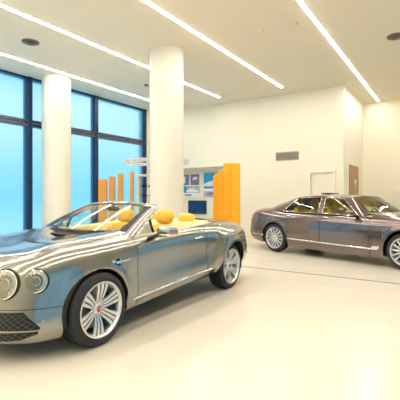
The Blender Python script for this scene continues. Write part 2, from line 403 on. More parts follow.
class Body:
    """half body (y >= 0): control stations around the plan from nose to tail, each with a profile of (offset, z)"""
    haunch = None
    def __init__(s, plan, prof, nose_z, spine, arches, zlow):
        n = len(plan); s.n = n; s.K = len(prof[0]); s.spine = spine; s.arches = arches; s.zlow = zlow
        P = [Vector((x, y, 0)) for x, y in plan]
        ext = [Vector((P[1].x, -P[1].y, 0))]+P+[Vector((P[-2].x, -P[-2].y, 0))]
        s.c = []
        for i in range(n):
            t = ext[i+2]-ext[i]; t.normalize(); nn = Vector((t.y, -t.x, 0))
            if nn.dot(P[i]-Vector((-1.5, 0, 0))) < 0: nn = -nn
            s.c.append([P[i]+nn*d+Vector((0, 0, z)) for d, z in prof[i]])
            s.c[-1] = [Vector((v.x, max(v.y, 0.0), v.z)) for v in s.c[-1]]
    def col(s, i, j):
        if i < 0: v = s.c[-i][j]; return Vector((v.x, -v.y, v.z))
        if i >= s.n: v = s.c[2*(s.n-1)-i][j]; return Vector((v.x, -v.y, v.z))
        return s.c[i][j]
    def skin(s, U, V):
        i = min(int(U), s.n-2); u = U-i; j = min(int(V), s.K-2); v = V-j
        r = []
        for jj in (j-1, j, j+1, j+2):
            if jj < 0: q = [s.col(i+a, 0)*2-s.col(i+a, 1) for a in (-1, 0, 1, 2)]
            elif jj >= s.K: q = [s.col(i+a, s.K-1)*2-s.col(i+a, s.K-2) for a in (-1, 0, 1, 2)]
            else: q = [s.col(i+a, jj) for a in (-1, 0, 1, 2)]
            r.append(bs(*q, u))
        p = bs(*r, v)
        if s.haunch and p.y > .4 and p.x > -3.3:       # the rear wing swells out behind a slanting crease
            x0, z0, slope, amp, wid = s.haunch
            f = min(max((x0-(p.z-z0)*slope-p.x)/wid, 0), 1); f = f*f*(3-2*f)
            f *= min(max((1.08-p.z)/.22, 0), 1)*min(max((p.z-.36)/.2, 0), 1)*min(max((p.x+3.3)/.45, 0), 1)
            p = p+Vector((0, amp*f, 0))
        for xa, za, R in s.arches:                     # a soft lip round each wheel arch
            d = math.hypot(p.x-xa, p.z-za)
            if p.y > .5 and R-.02 < d < R+.09: p = p+Vector((0, .014*(1-abs(d-R-.02)/.075) if abs(d-R-.02) < .075 else 0, 0))
        return p
    def vbot(s, U):
        """where the skin starts: the sill, or the wheel arch"""
        x = s.skin(U, 1).x; best = 0
        if s.skin(U, 2).y < .5: return 0
        for xa, za, R in s.arches:
            lo, hi = 0, s.K-1
            def inside(V):
                p = s.skin(U, V); return (p.x-xa)**2+(max(p.z-za, 0))**2 < R*R
            if inside(0):
                if inside(hi): continue
                for _ in range(24):
                    m = (lo+hi)/2
                    if inside(m): lo = m
                    else: hi = m
                best = max(best, hi)
        return best
    def rib(s, U, t):
        E = s.skin(U, s.K-1); T = E-s.skin(U, s.K-1.15); T.normalize()
        gx, gz = s.spine(U, E); G = Vector((gx, 0, gz)); L = (G-E).length
        h1, h2, h3, h4 = 2*t**3-3*t*t+1, t**3-2*t*t+t, -2*t**3+3*t*t, t**3-t*t
        return E*h1+T*(L*.9*h2)+G*h3+Vector((0, -L*.9, 0))*h4
    def at(s, U, W):
        return s.skin(U, W) if W <= s.K-1 else s.rib(U, W-(s.K-1))
    def nrm(s, U, W):
        e = .02; a = s.at(min(U+e, s.n-1), W)-s.at(max(U-e, 0), W); b = s.at(U, W+e if W+e < s.K else W)-s.at(U, W-e)
        k = b.cross(a); k.normalize()
        if k.dot(s.at(U, W)-Vector((-1.5, 0, .3))) < 0: k = -k
        return k
    def u_at(s, x):
        lo, hi = 0, s.n-1
        for _ in range(40):
            m = (lo+hi)/2
            if s.skin(m, 3).x > x: lo = m
            else: hi = m
        return lo
    def w_at(s, U, z):
        lo, hi = 0, s.K-1
        for _ in range(30):
            m = (lo+hi)/2
            if s.skin(U, m).z < z: lo = m
            else: hi = m
        return lo
    def us(s, a, b, step=.1):
        r = [a+(b-a)*k/max(1, round((b-a)/step)) for k in range(max(1, round((b-a)/step))+1)]
        for xa, za, R in s.arches:
            for q in (xa-R, xa+R):
                uu = s.u_at(q)
                for e in (-.004, .004, -.03, .03, .06, -.06):
                    if a < uu+e < b: r.append(uu+e)
        return sorted(r)
    def panel(s, name, m, parent, ua, ub, w0, w1, side, n=18, step=.1, gap=.012, wrows=None, shift=0., lift=0.):
        """a piece of skin between two stations and two profile heights (numbers or functions of U)"""
        U = s.us(ua+gap, ub-gap, step) if ua > 0 else s.us(0, ub-gap, step)
        if ub >= s.n-1: U = [u for u in s.us(ua+gap if ua > 0 else 0, s.n-1, step)]
        rows = []
        for u in U:
            a = w0(u) if callable(w0) else w0; b = w1(u) if callable(w1) else w1
            rr = [s.at(u, a+(b-a)*k/n) for k in range(n+1)]
            if shift: rr = [Vector((-1.5+(p.x+1.5)*(1-shift*.45), p.y*(1-shift), p.z)) for p in rr]
            rows.append(rr)
        bm = nb()
        if side in ('L', 'B'): gridmesh(bm, rows)
        if side in ('R', 'B'): gridmesh(bm, [[Vector((p.x, -p.y, p.z)) for p in r][::-1] for r in rows])
        if side == 'B': bmesh.ops.remove_doubles(bm, verts=bm.verts[:], dist=.0008)
        bmesh.ops.dissolve_degenerate(bm, dist=1e-5, edges=bm.edges[:])
        return obj(name, bm, m, parent, smooth=True)

def lerp_tab(tab, x):
    tab = sorted(tab)
    if x <= tab[0][0]: return tab[0][1]
    for (a, p), (b, q) in zip(tab, tab[1:]):
        if x <= b:
            t = (x-a)/(b-a); t = t*t*(3-2*t)*.5+t*.5; return p+(q-p)*t
    return tab[-1][1]

# ---- wheels
def wheel(parent, x, y, r, style, w=.26):
    s = 1 if y > 0 else -1
    t = empty('wheel', (x, y, r), 0 if s > 0 else PI, parent)
    k = .735*r
    bm = nb()
    lathe(bm, [(k*.97, -w*.95), (k+.01, -w), (r-.05, -w), (r-.012, -w+.025), (r, -w+.06), (r, -.06), (r-.012, -.022), (r-.045, -.002), (k+.035, .004), (k+.012, -.002), (k+.004, -.012), (k*.97, -.02)], 'y', 64)
    for q in (.07, .11, .15, .19):
        lathe(bm, [(r+.001, -q-.004), (r+.0012, -q+.004)], 'y', 64, 1)
    obj('tyre', bm, [M['rubber'], M['dark']], t, angle=35)
    bm = nb()
    lathe(bm, [(k*.9, -w*.9), (k*.95, -w*.5), (k*.93, -.04), (k*.945, -.02), (k+.006, -.004), (k+.008, .003), (k-.004, .006), (k-.016, -.006), (k-.022, -.03), (k*.9, -.05)], 'y', 64)
    obj('rim', bm, M['alloy'], t, angle=40)
    bm = nb(); lathe(bm, [(0, -.15), (k*.92, -.15)], 'y', 48); obj('wheel_barrel', bm, M['dark'], t)
    bm = nb(); lathe(bm, [(.06, -.115), (k*.72, -.115), (k*.72, -.135)], 'y', 48); obj('brake_disc', bm, M['disc'], t)
    def bar(bm, a, off0, off1, w0, w1, r0, r1, y0, y1, th=.022):
        ca, sa = math.cos(a), math.sin(a); rows = []
        for q in range(7):
            f = q/6; rr = r0+(r1-r0)*f; oo = off0+(off1-off0)*f; ww = (w0+(w1-w0)*f)/2
            yy = y0+(y1-y0)*f+.014*math.sin(PI*f)
            prof = [(-ww, yy-th), (-ww, yy-.004), (-ww*.5, yy), (ww*.5, yy), (ww, yy-.004), (ww, yy-th), (-ww, yy-th)]
            rows.append([(rr*ca-(oo+c)*sa, h, rr*sa+(oo+c)*ca) for c, h in prof])
        vs = gridmesh(bm, rows)
    if style == 1:
        for g in range(6):
            a = PI/2+.12+g*PI/3; bm = nb()
            for o0, o1 in ((-.023, -.055), (0, 0), (.023, .055)): bar(bm, a, o0, o1, .016, .038, .045, k*.965, -.062, -.012)
            obj('spoke', bm, M['alloy'], t, angle=40)
    else:
        for g in range(14):
            a = g*2*PI/14+.1; bm = nb(); bar(bm, a, 0, 0, .018, .034, .05, k*.965, -.03, -.012)
            obj('spoke', bm, M['alloy'], t, angle=40)
    hy = .04 if style == 1 else .012
    bm = nb(); lathe(bm, [(0, .0-hy), (.03, -hy), (.046, -.006-hy), (.058, -.02-hy), (.062, -.06-hy)], 'y', 32); obj('hub_cap', bm, M['alloy'], t, angle=40)
    if style == 1:
        bm = nb(); lathe(bm, [(0, .006-hy), (.022, .005-hy), (.03, -hy)], 'y', 28); obj('hub_badge', bm, M['red'], t, angle=40)
        cu = bpy.data.curves.new('badge_letter', 'FONT'); cu.body = 'B'; cu.size = .034; cu.align_x = 'CENTER'; cu.align_y = 'CENTER'; cu.extrude = .001
        tmp = bpy.data.objects.new('badge_letter', cu); COL.objects.link(tmp)
        me = bpy.data.meshes.new_from_object(tmp.evaluated_get(bpy.context.evaluated_depsgraph_get())); COL.objects.unlink(tmp); bpy.data.objects.remove(tmp)
        o = link('badge_letter', me, M['chrome'], t); o.location = (0, .0075-hy, 0); o.rotation_euler = (PI/2, 0, PI)
    else:
        bm = nb(); lathe(bm, [(0, .003-hy), (.022, .002-hy), (.03, -hy)], 'y', 28); obj('hub_badge', bm, M['chrome'], t, angle=40)
    return t

def well(parent, xa, za, R, half):
    """dark inner arches"""
    for s in (-1, 1):
        bm = nb(); rows = []
        for k in range(25):
            a = -.25+(PI+.5)*k/24
            rows.append([(xa+R*math.cos(a), s*(half-.005), za+R*math.sin(a)), (xa+R*math.cos(a), s*(half-.40), za+R*math.sin(a))])
        gridmesh(bm, rows)
        vs = [bm.verts.new(r[1]) for r in rows]; c = bm.verts.new((xa, s*(half-.40), za))
        for a, b in zip(vs, vs[1:]): bm.faces.new((a, b, c))
        obj('wheel_well', bm, M['dark'], parent, smooth=False)

def seat(parent, x, y, z0, m, tall=True, w=.25, name='front_seat'):
    t = empty(name, (x, y, z0), 0, parent)
    bm = nb(); blob(bm, (.12, 0, .10), (.27, w, .10), e=3.5); obj('seat_cushion', bm, m, t, smooth=True)
    rot = Matrix.Rotation(math.radians(-14), 3, 'Y')
    hh = .31 if tall else .27
    bm = nb(); blob(bm, (-.22, 0, .16+hh), (.085, w, hh), e=3.2, rot=rot)
    for s in (-1, 1): blob(bm, (-.17, s*(w-.05), .14+hh), (.09, .05, hh*.85), e=2.6, rot=rot)
    obj('seat_back', bm, m, t, smooth=True)
    bm = nb(); blob(bm, (-.22-.27*hh-.03, 0, .16+2*hh+.09), (.06, .15, .105), e=2.8, rot=rot); obj('headrest', bm, m, t, smooth=True)
    bm = nb()
    for s in (-1, 1): tube(bm, [(-.29, s*.06, .12+2*hh), (-.31, s*.06, .2+2*hh)], .008, 6)
    obj('headrest_post', bm, M['chrome'], t)
    return t

# ================================================================= the convertible
C1 = empty('convertible_car', (-3.81, 2.56, 0), -PI/2+.021)
tag(C1, 'silver beige open-top convertible car with amber leather seats, parked nearest in front of the columns', 'car')
plan1 = [(.78, 0), (.77, .25), (.70, .50), (.58, .70), (.38, .84), (.10, .915), (-.25, .94), (-.58, .945), (-1.0, .945), (-1.45, .95), (-1.9, .955), (-2.3, .96),
         (-2.65, .965), (-3.05, .955), (-3.4, .90), (-3.65, .78), (-3.80, .55), (-3.86, .28), (-3.88, 0)]
fr = [(.03, .17), (.085, .235), (.085, .33), (.055, .45), (.03, .56), (0, .67), (-.03, .77), (-.075, .84), (-.15, .88)]
rr_ = [(-.05, .30), (.02, .37), (.04, .46), (.03, .56), (.01, .67), (-.02, .78), (-.05, .87), (-.08, .93), (-.13, .965)]
prof1 = [fr, fr, fr,
    [(.02, .17), (.065, .235), (.065, .33), (.04, .45), (.02, .56), (0, .67), (-.03, .79), (-.085, .87), (-.16, .905)],
    [(0, .18), (.045, .245), (.045, .34), (.03, .46), (.02, .57), (.01, .69), (-.01, .81), (-.06, .90), (-.13, .94)],
    [(-.03, .20), (.005, .27), (.02, .36), (.02, .47), (.02, .58), (.02, .70), (0, .83), (-.05, .925), (-.13, .965)],
    [(-.05, .23), (-.02, .30), (0, .38), (0, .48), (0, .60), (.005, .72), (0, .85), (-.045, .945), (-.12, .985)],
    [(-.06, .24), (-.02, .31), (0, .40), (-.005, .50), (-.012, .62), (-.008, .74), (-.005, .87), (-.045, .96), (-.11, 1.0)],
    [(-.06, .265), (-.02, .335), (0, .42), (-.015, .52), (-.028, .64), (-.02, .75), (-.01, .88), (-.045, .97), (-.10, 1.01)],
    [(-.06, .29), (-.02, .36), (0, .44), (-.018, .54), (-.03, .65), (-.022, .77), (-.012, .89), (-.05, .98), (-.10, 1.02)],
    [(-.06, .315), (-.02, .38), (0, .455), (-.016, .55), (-.028, .66), (-.018, .78), (-.012, .90), (-.055, .995), (-.11, 1.04)],
    [(-.06, .335), (-.015, .40), (0, .47), (-.008, .56), (-.01, .67), (.002, .79), (-.004, .91), (-.07, 1.01), (-.16, 1.06)],
    [(-.05, .335), (-.01, .40), (.008, .47), (.014, .565), (.02, .675), (.02, .79), (-.012, .91), (-.10, 1.005), (-.21, 1.055)],
    [(-.05, .335), (-.01, .40), (.012, .47), (.02, .565), (.024, .675), (.018, .79), (-.025, .90), (-.12, .985), (-.23, 1.03)],
    [(-.05, .32), (0, .39), (.02, .47), (.022, .56), (.02, .67), (0, .78), (-.04, .88), (-.115, .955), (-.21, 1.0)],
    [(-.05, .31), (.01, .38), (.03, .47), (.03, .56), (.02, .67), (-.005, .78), (-.045, .875), (-.10, .94), (-.17, .98)],
    rr_, rr_, rr_]
def spine1(U, E):
    if U <= 7.5:
        t = U/7.5; x = .66+(-.42-.66)*t**1.15
        return x, lerp_tab([(-.6, 1.005), (-.3, .992), (.1, .965), (.45, .925), (.68, .885)], x)
    x = min(E.x+.0, -2.4) if U > 11 else E.x
    x = max(x, -3.74)
    return x, lerp_tab([(-3.76, .985), (-3.4, 1.03), (-3.0, 1.065), (-2.4, 1.085)], x)
R1 = .358
AR1 = [(-.026, R1, .39), (-2.775, R1, .398)]
B1 = Body(plan1, prof1, 0, spine1, AR1, .2)
B1.haunch = (-2.0, .45, .85, .052, .17)
K = B1.K-1
P1 = M['paint1']
uF, uD0, uD1 = B1.u_at(.350), B1.u_at(-.575), B1.u_at(-2.02)
uT = B1.u_at(-2.42)
def lower_seam(Bd, z):
    return lambda u: Bd.w_at(u, z)
seam = lower_seam(B1, .47)
uN = 1.3
B1.panel('front_bumper', P1, C1, 0, uF, lambda u: min(B1.vbot(u), seam(u)-.05), lambda u: seam(u)-.03, 'B', 12, gap=0)
B1.panel('nose_panel', P1, C1, 0, uN, lambda u: seam(u)+.02, K+.10, 'B', 16)
B1.panel('bonnet', P1, C1, 0, 7.5, K+.115, K+1, 'B', 20, gap=.02)
for s in 'LR':
    B1.panel('front_fender', P1, C1, uN, uD0, lambda u: max(seam(u)+.02, B1.vbot(u)) if u < uF else B1.vbot(u), K+.10, s, 22, gap=.01)
    B1.panel('door', P1, C1, uD0, uD1, 1.05, K, s, 20)
    B1.panel('sill', P1, C1, uD0, uD1, 0, 1.0, s, 4)
    B1.panel('rear_fender', P1, C1, uD1, B1.n-1, B1.vbot, K, s, 24)
# deck behind the seats
B1.panel('rear_deck', P1, C1, uT, B1.n-1, K+.02, K+1, 'B', 20)
# dark structure behind the panel gaps
def chassis(Bd, parent, w_top):
    for s in 'LR': Bd.panel('inner_shell', M['dark'], parent, 0, Bd.n-1, Bd.vbot, w_top, s, 14, shift=.035)
chassis(B1, C1, K-.3)
bm = nb(); box(bm, (-3.3, -.72, .24), (.5, .72, .29)); obj('underbody', bm, M['dark'], C1)
for xa, za, R in AR1: well(C1, xa, za, R+.005, .93)
for x in (-.022, -2.775):
    for s in (1, -1): wheel(C1, x, s*(.966 if x > -1 else .955), R1, 1)
# cockpit rim: the tops of the doors and quarters turn down into the cabin
for s in (1, -1):
    rows = []
    for k in range(41):
        u = uD0+.05+(uT-uD0)*k/40; E = B1.skin(u, K)
        rows.append([(E.x, s*E.y, E.z), (E.x, s*(E.y-.03), E.z+.008), (E.x, s*(E.y-.075), E.z+.004), (E.x, s*(E.y-.11), E.z-.03), (E.x, s*(E.y-.125), E.z-.30), (E.x, s*(E.y-.12), .45)])
    bm = nb(); gridmesh(bm, rows); obj('door_trim', bm, M['cream_leather'], C1, smooth=True)
bm = nb(); rows = []
for k in range(21):
    f = k/20*2-1; y = f*.77; c = 1-abs(f)**3
    rows.append([(-2.44-.04*c, y, 1.075+.014*c), (-2.36-.04*c, y, 1.085+.014*c), (-2.26, y, 1.06), (-2.2, y, .95), (-2.2, y, .5)])
gridmesh(bm, rows); obj('rear_shelf', bm, M['cream_leather'], C1, smooth=True)
bm = nb(); box(bm, (-2.3, -.80, .26), (-.3, .80, .32)); obj('cabin_floor', bm, M['carpet'], C1)
bm = nb(); rows = []
for k in range(25):
    f = k/24*2-1; y = f*.78
    rows.append([(-.42-.1*abs(f)**2, y, .985), (-.7, y, .965), (-.82, y, .95), (-.90, y, .90), (-.90, y, .78), (-.80, y, .6), (-.7, y, .4)])
gridmesh(bm, rows); obj('dashboard', bm, M['amber_leather'], C1, smooth=True)
bm = nb(); box(bm, (-2.1, -.11, .3), (-.8, .11, .66), bevel=.03); obj('centre_console', bm, M['amber_leather'], C1, angle=40)
for y in (.38, -.38):
    seat(C1, -1.46, y, .29, M['amber_leather'], True, .26)
    seat(C1, -2.02, y, .30, M['amber_leather'], False, .27, 'rear_seat')
bm = nb(); pts = []
for k in range(28):
    a = 2*PI*k/28; pts.append((-1.02-.07*math.sin(a), .38+.185*math.cos(a), .93+.17*math.sin(a)))
tube(bm, pts, .016, 8, close=True); tube(bm, [(-1.02, .2, .93), (-1.0, .38, .92), (-1.02, .56, .93)], .014, 6); tube(bm, [(-1.0, .38, .92), (-.85, .38, .88)], .03, 10)
obj('steering_wheel', bm, M['carpet'], C1, smooth=True)
# windscreen
def wb(f): return Vector((-.40-.20*f*f, .76*f, 1.018+.008*f*f))
def wt(f): return Vector((-1.19-.09*f*f, .625*f, 1.375-.045*f*f))
def ws(f, v, lift=0.): 
    a, b = wb(f), wt(f); n = Vector((.42, 0, .9)).normalized()
    return a.lerp(b, v)+n*(.035*4*v*(1-v)*.5+lift)
def strip(name, fa, fb, va, vb, m, lift, nf=24, nv=10):
    bm = nb(); gridmesh(bm, [[ws(fa+(fb-fa)*i/nf, va+(vb-va)*j/nv, lift) for j in range(nv+1)] for i in range(nf+1)])
    o = obj(name, bm, m, C1, smooth=True); return o
strip('windscreen', -.93, .93, .03, .95, M['wglass'], 0)
def sweep(name, path, prof, m, parent, ang=40):
    """profile of (side, up) carried along a path with given frames"""
    bm = nb(); rows = [[p+a*q[0]+b*q[1] for q in prof] for p, a, b in path]
    vs = gridmesh(bm, rows)
    for r in (vs[0], vs[-1]):
        try: bm.faces.new(r[:-1])
        except ValueError: pass
    return obj(name, bm, m, parent, angle=ang)
# black border, header rail and pillars
bm = nb()
for (fa, fb, va, vb) in ((-.95, .95, .0, .10), (-.95, .95, .90, .96), (-.96, -.855, .0, .96), (.855, .96, .0, .96)):
    nf, nv = (24, 2) if fb-fa > .5 else (2, 24)
    gridmesh(bm, [[ws(fa+(fb-fa)*i/nf, va+(vb-va)*j/nv, .003) for j in range(nv+1)] for i in range(nf+1)])
obj('windscreen_seal', bm, M['dark'], C1, smooth=True)
path = []
for i in range(31):
    f = -1.0+2.0*i/30; p = ws(f, .985, .004); path.append((p, Vector((-.86, 0, .38)), Vector((.4, 0, .9))))
sweep('header_rail', path, [(-.035, .004), (0, .012), (.03, .006), (.045, -.02), (.02, -.035), (-.035, -.02), (-.035, .004)], P1, C1, 60)
for s in (1, -1):
    path = []
    for j in range(15):
        v = -.04+1.06*j/14; p = ws(s*.955, v, .003); wdt = 1.45-.75*min(max(v, 0), 1)
        a = Vector((-.30, s*.93, 0)).normalized()*wdt; b = Vector((.35, s*.25, .9)).normalized()
        path.append((p, a, b))
    sweep('windscreen_pillar', path, [(-.0, .004), (.04, .006), (.08, -.012), (.10, -.05), (.06, -.075), (0, -.03), (0, .004)], P1, C1, 50)
    # fixed quarter post with its dark seal
    bm = nb(); tube(bm, [(-1.02, s*.80, 1.0), (-1.03, s*.75, 1.10), (-1.05, s*.71, 1.19)], .012, 8, flat=(1, 1.6)); obj('quarter_post', bm, M['black'], C1, smooth=True)
    bm = nb(); bm.faces.new([bm.verts.new(p) for p in ((-.72, s*.80, 1.005), (-1.01, s*.80, 1.0), (-1.045, s*.71, 1.18))]); obj('quarter_glass', bm, M['sglass'], C1)
    # door mirror
    t = empty('door_mirror', (-.86, s*.93, .98), 0 if s > 0 else -1.1, C1)      # the far one is folded in
    bm = nb(); rows = []
    blob(bm, (-.07, s*.14, .075), (.10, .135, .068), e=2.5, rot=Matrix.Rotation(s*-.12, 3, 'Z')); obj('mirror_housing', bm, P1, t, smooth=True)
    bm = nb(); blob(bm, (-.07, s*.14, .035), (.098, .130, .030), e=2.5, rot=Matrix.Rotation(s*-.12, 3, 'Z')); obj('mirror_base', bm, M['chrome'], t, smooth=True)
    bm = nb(); tube(bm, [(.02, s*-.05, -.02), (.0, s*.02, .02), (-.04, s*.08, .04)], [.05, .035, .03], 10, flat=(1.3, .6)); obj('mirror_stalk', bm, M['black'], t, smooth=True)
    bm = nb(); blob(bm, (-.155, s*.14, .07), (.012, .11, .052), e=3, rot=Matrix.Rotation(s*-.12, 3, 'Z')); obj('mirror_glass', bm, M['chrome'], t, smooth=True)
def on_side(Bd, x, z, s, out=0.):
    u = Bd.u_at(x); w = Bd.w_at(u, z); p = Bd.skin(u, w)+Bd.nrm(u, w)*out
    return Vector((p.x, s*p.y, p.z))
for s in (1, -1):
    bm = nb(); tube(bm, [on_side(B1, -.50-1.72*k/24, .348+.072*k/24, s, .004) for k in range(25)], .013, 8, flat=(.5, 1)); obj('sill_strip', bm, M['chrome'], C1, smooth=True)
    bm = nb(); tube(bm, [on_side(B1, -1.72-.20*k/8, .888+.006*k/8, s, .03 if 0 < k < 8 else .0) for k in range(9)], .014, 8, flat=(.6, 1)); obj('door_handle', bm, M['chrome'], C1, smooth=True)
    t = empty('wing_vent', (0, 0, 0), 0, C1)
    def patch(name, pts, out, m):
        bm = nb(); f = bm.faces.new([bm.verts.new(on_side(B1, x, z, s, out)) for x, z in pts]); 
        r = bmesh.ops.extrude_face_region(bm, geom=[f])
        for v in r['geom']:
            if isinstance(v, bmesh.types.BMVert): v.co.y -= s*.012
        obj(name, bm, m, t)
    patch('vent_inset', [(-.20, .80), (-.27, .815), (-.34, .805), (-.34, .755), (-.27, .74), (-.22, .765)], .004, M['black'])
    patch('vent_wing', [(-.22, .79), (-.31, .793), (-.48, .80), (-.40, .775), (-.31, .772), (-.24, .762)], .012, M['chrome'])
    patch('vent_bar', [(-.17, .803), (-.22, .81), (-.22, .775), (-.18, .78)], .010, M['chrome'])
    patch('vent_badge', [(-.285, .81), (-.31, .81), (-.31, .756), (-.285, .756)], .016, M['chrome'])
# headlamps
def lamp(Bd, parent, u, w, r, s, sq=1.0):
    p = Bd.at(u, w); n = Bd.nrm(u, w); n = (n+Vector((.25, 0, 0))).normalized()
    if s < 0: p = Vector((p.x, -p.y, p.z)); n = Vector((n.x, -n.y, n.z))
    a = Vector((0, 0, 1)).cross(n).normalized(); b = n.cross(a)
    t = empty('headlamp', p-n*.012, 0, parent)
    t.rotation_euler = Matrix((a, b, n)).transposed().to_euler()
    bm = nb(); lathe(bm, [(r*.93, .0), (r*.97, .016), (r*1.05, .014), (r*1.09, -.03)], 'z', 48); obj('lamp_bezel', bm, M['chrome'], t, angle=50)
    bm = nb(); lathe(bm, [(r*1.07, .012), (r*1.12, .016), (r*1.16, .004), (r*1.14, -.03)], 'z', 48); obj('lamp_seal', bm, M['dark'], t, angle=50)
    bm = nb(); lathe(bm, [(r*.95, .012), (r*.7, .005), (r*.55, -.004), (r*.45, -.006), (0, -.008)], 'z', 40); obj('lamp_reflector', bm, M['reflector'], t, smooth=True)
    bm = nb(); lathe(bm, [(r*.40, -.004), (r*.42, .012), (r*.36, .014), (r*.33, .002), (0, .008)], 'z', 32); obj('projector', bm, M['alloy'], t, angle=50)
    bm = nb()
    for k in range(14):
        q = 2*PI*k/14; blob(bm, (r*.72*math.cos(q), r*.72*math.sin(q), .008), (.009, .009, .006), seg=8, e=2)
    obj('running_light', bm, M['white'], t, smooth=True)
    bm = nb(); lathe(bm, [(r*.96, .012)]+[(r*.96*math.cos(q*PI/16), .014+.016*math.sin(q*PI/16)) for q in range(1, 9)], 'z', 40); obj('lamp_lens', bm, M['lens'], t, smooth=True)
def uy(Bd, y, w):
    lo, hi = 0, 6
    for _ in range(40):
        m = (lo+hi)/2
        if Bd.skin(m, w).y < y: lo = m
        else: hi = m
    return lo
for s in (1, -1):
    for yy, zz, rad in ((.50, .68, .122), (.72, .705, .097)):
        w = 5
        for _ in range(4): u = uy(B1, yy, w); w = B1.w_at(u, zz)
        lamp(B1, C1, u, w, rad, s)
# lower intakes with mesh, upper grille
def mesh_region(Bd, parent, name, y0, y1, zlo, zhi, n=30, out=.004, cell=.05):
    """black recess with a lattice; zlo and zhi are functions of y"""
    t = empty(name, (0, 0, 0), 0, parent)
    def pt(y, z, o):
        yy = abs(y); lo, hi = 0, 6
        for _ in range(30):
            m = (lo+hi)/2
            if Bd.skin(m, Bd.w_at(m, z)).y < yy: lo = m
            else: hi = m
        w = Bd.w_at(lo, z); p = Bd.skin(lo, w)+Bd.nrm(lo, w)*o
        return Vector((p.x, math.copysign(abs(p.y), y), p.z))
    bm = nb(); rows = []
    for i in range(n+1):
        y = y0+(y1-y0)*i/n; a, b = zlo(y), zhi(y)
        rows.append([pt(y, a+(b-a)*j/4, out) for j in range(5)])
    gridmesh(bm, rows); obj('grille_backing', bm, M['dark'], t, smooth=True)
    edge = [r[0] for r in rows]+[r[-1] for r in rows[::-1]]
    bm = nb(); tube(bm, [(p.x, p.y, p.z) for p in edge], .006, 6, close=True); obj('grille_surround', bm, M['black'], t, smooth=True)
    bm = nb()
    zmin = min(zlo(y0+(y1-y0)*i/40) for i in range(41)); zmax = max(zhi(y0+(y1-y0)*i/40) for i in range(41))
    for sg in (1, -1):
        k0 = y0-(zmax-zmin)*1.2-.1
        while k0 < y1+(zmax-zmin)*1.2+.1:
            seg = []
            for q in range(25):
                z = zmin+(zmax-zmin)*q/24; y = k0+sg*(z-zmin)*1.15 if sg > 0 else k0+.0+(zmax-z)*1.15
                if y0 < y < y1 and zlo(y)+.004 < z < zhi(y)-.004: seg.append(pt(y, z, out+.006))
            if len(seg) > 2: tube(bm, seg, .003, 5)
            k0 += cell
    obj('grille_mesh', bm, M['grille'], t)
    return pt
def up_hi(y): a = abs(y); return .445 if a < .69 else .445-(a-.69)*1.35
def up_lo(y): a = abs(y); return min(.325-.03*a, up_hi(y)-.006)
pt = mesh_region(B1, C1, 'upper_intake', -.79, .79, up_lo, up_hi)
mesh_region(B1, C1, 'lower_intake', -.78, .78, lambda y: .215 if abs(y) < .66 else .215+(abs(y)-.66)*.42, lambda y: .275)
mesh_region(B1, C1, 'radiator_grille', -.34, .34, lambda y: .51+.25*abs(y)**2, lambda y: .78-.3*abs(y)**2, cell=.045)
bm = nb(); p = pt(.50, .385, .02); tube(bm, [p+Vector((.0, -.022, .006)), p, p+Vector((-.004, .022, .006))], [.004, .011, .004], 8); obj('intake_badge', bm, M['chrome'], C1, smooth=True)
bm = nb(); q = pt(.80, .36, .002); blob(bm, q, (.012, .012, .012), e=2); obj('parking_sensor', bm, M['vent'], C1, smooth=True)
# tail lamps, rear bumper strip
for s in (1, -1):
    bm = nb(); rows = []
    for i in range(13):
        u = 15.0+1.5*i/12; rows.append([(lambda p: Vector((p.x, s*p.y, p.z)))(B1.skin(u, w)+B1.nrm(u, w)*.006) for w in (5.1, 5.5, 6, 6.4)])
    gridmesh(bm, rows); obj('tail_lamp', bm, M['lampred'], C1, smooth=True)
    bm = nb(); tube(bm, [(lambda p: (p.x, s*p.y, p.z))(B1.skin(u, 2.1)+B1.nrm(u, 2.1)*.006) for u in [14.4+.15*k for k in range(20)]], .012, 8); obj('bumper_strip', bm, M['chrome'], C1, smooth=True)
# wipers, cowl
bm = nb(); rows = [[ws(f, 0, .004)+Vector((.10, 0, -.008)), ws(f, 0, .004)+Vector((-.02, 0, .0))] for f in [-1+2*k/24 for k in range(25)]]
gridmesh(bm, rows); obj('cowl_panel', bm, M['dark'], C1, smooth=True)
for f0, f1 in ((-.75, .05), (-.05, .75)):
    bm = nb(); tube(bm, [ws(f0+(f1-f0)*k/10, .035+.02*k/10, .016) for k in range(11)], .007, 6); obj('wiper', bm, M['black'], C1, smooth=True)
bm = nb(); blob(bm, (-1.14, 0, 1.285), (.02, .11, .032), e=3); tube(bm, [(-1.14, 0, 1.3), (-1.16, 0, 1.35)], .01, 6); obj('rear_view_mirror', bm, M['black'], C1, smooth=True)

# ================================================================= the sedan
C2 = empty('sedan_car', (-.55, 9.35, 0), math.atan2(-.314, .949))
tag(C2, 'bronze brown four-door sedan car parked by the cream back wall under the vent', 'car')
plan2 = [(.86, 0), (.85, .3), (.79, .55), (.66, .74), (.42, .86), (.1, .915), (-.3, .93), (-.72, .93), (-1.3, .93), (-1.9, .935), (-2.5, .935), (-2.9, .94),
         (-3.2, .94), (-3.55, .93), (-3.95, .88), (-4.22, .78), (-4.40, .58), (-4.47, .3), (-4.49, 0)]
f2 = [(-.02, .18), (.03, .25), (.04, .36), (.03, .48), (.02, .60), (.01, .72), (0, .84), (-.03, .94), (-.10, .99)]
sd = lambda dz: [(-.06, .18), (-.03, .26), (-.014, .37), (-.005, .49), (.002, .63), (.0, .77), (-.026, .90), (-.07, .99+dz*.8), (-.12, 1.03+dz)]
r2 = [(-.06, .28), (.0, .35), (.03, .44), (.025, .56), (.01, .69), (-.02, .82), (-.06, .94), (-.10, 1.01), (-.17, 1.05)]
ar = lambda d: [(-.06, .20), (-.03, .28), (-.010, .38), (.003, .50), (.010, .64), (.006, .78), (-.024, .91), (-.075, 1.005), (-.13, 1.055+d)]
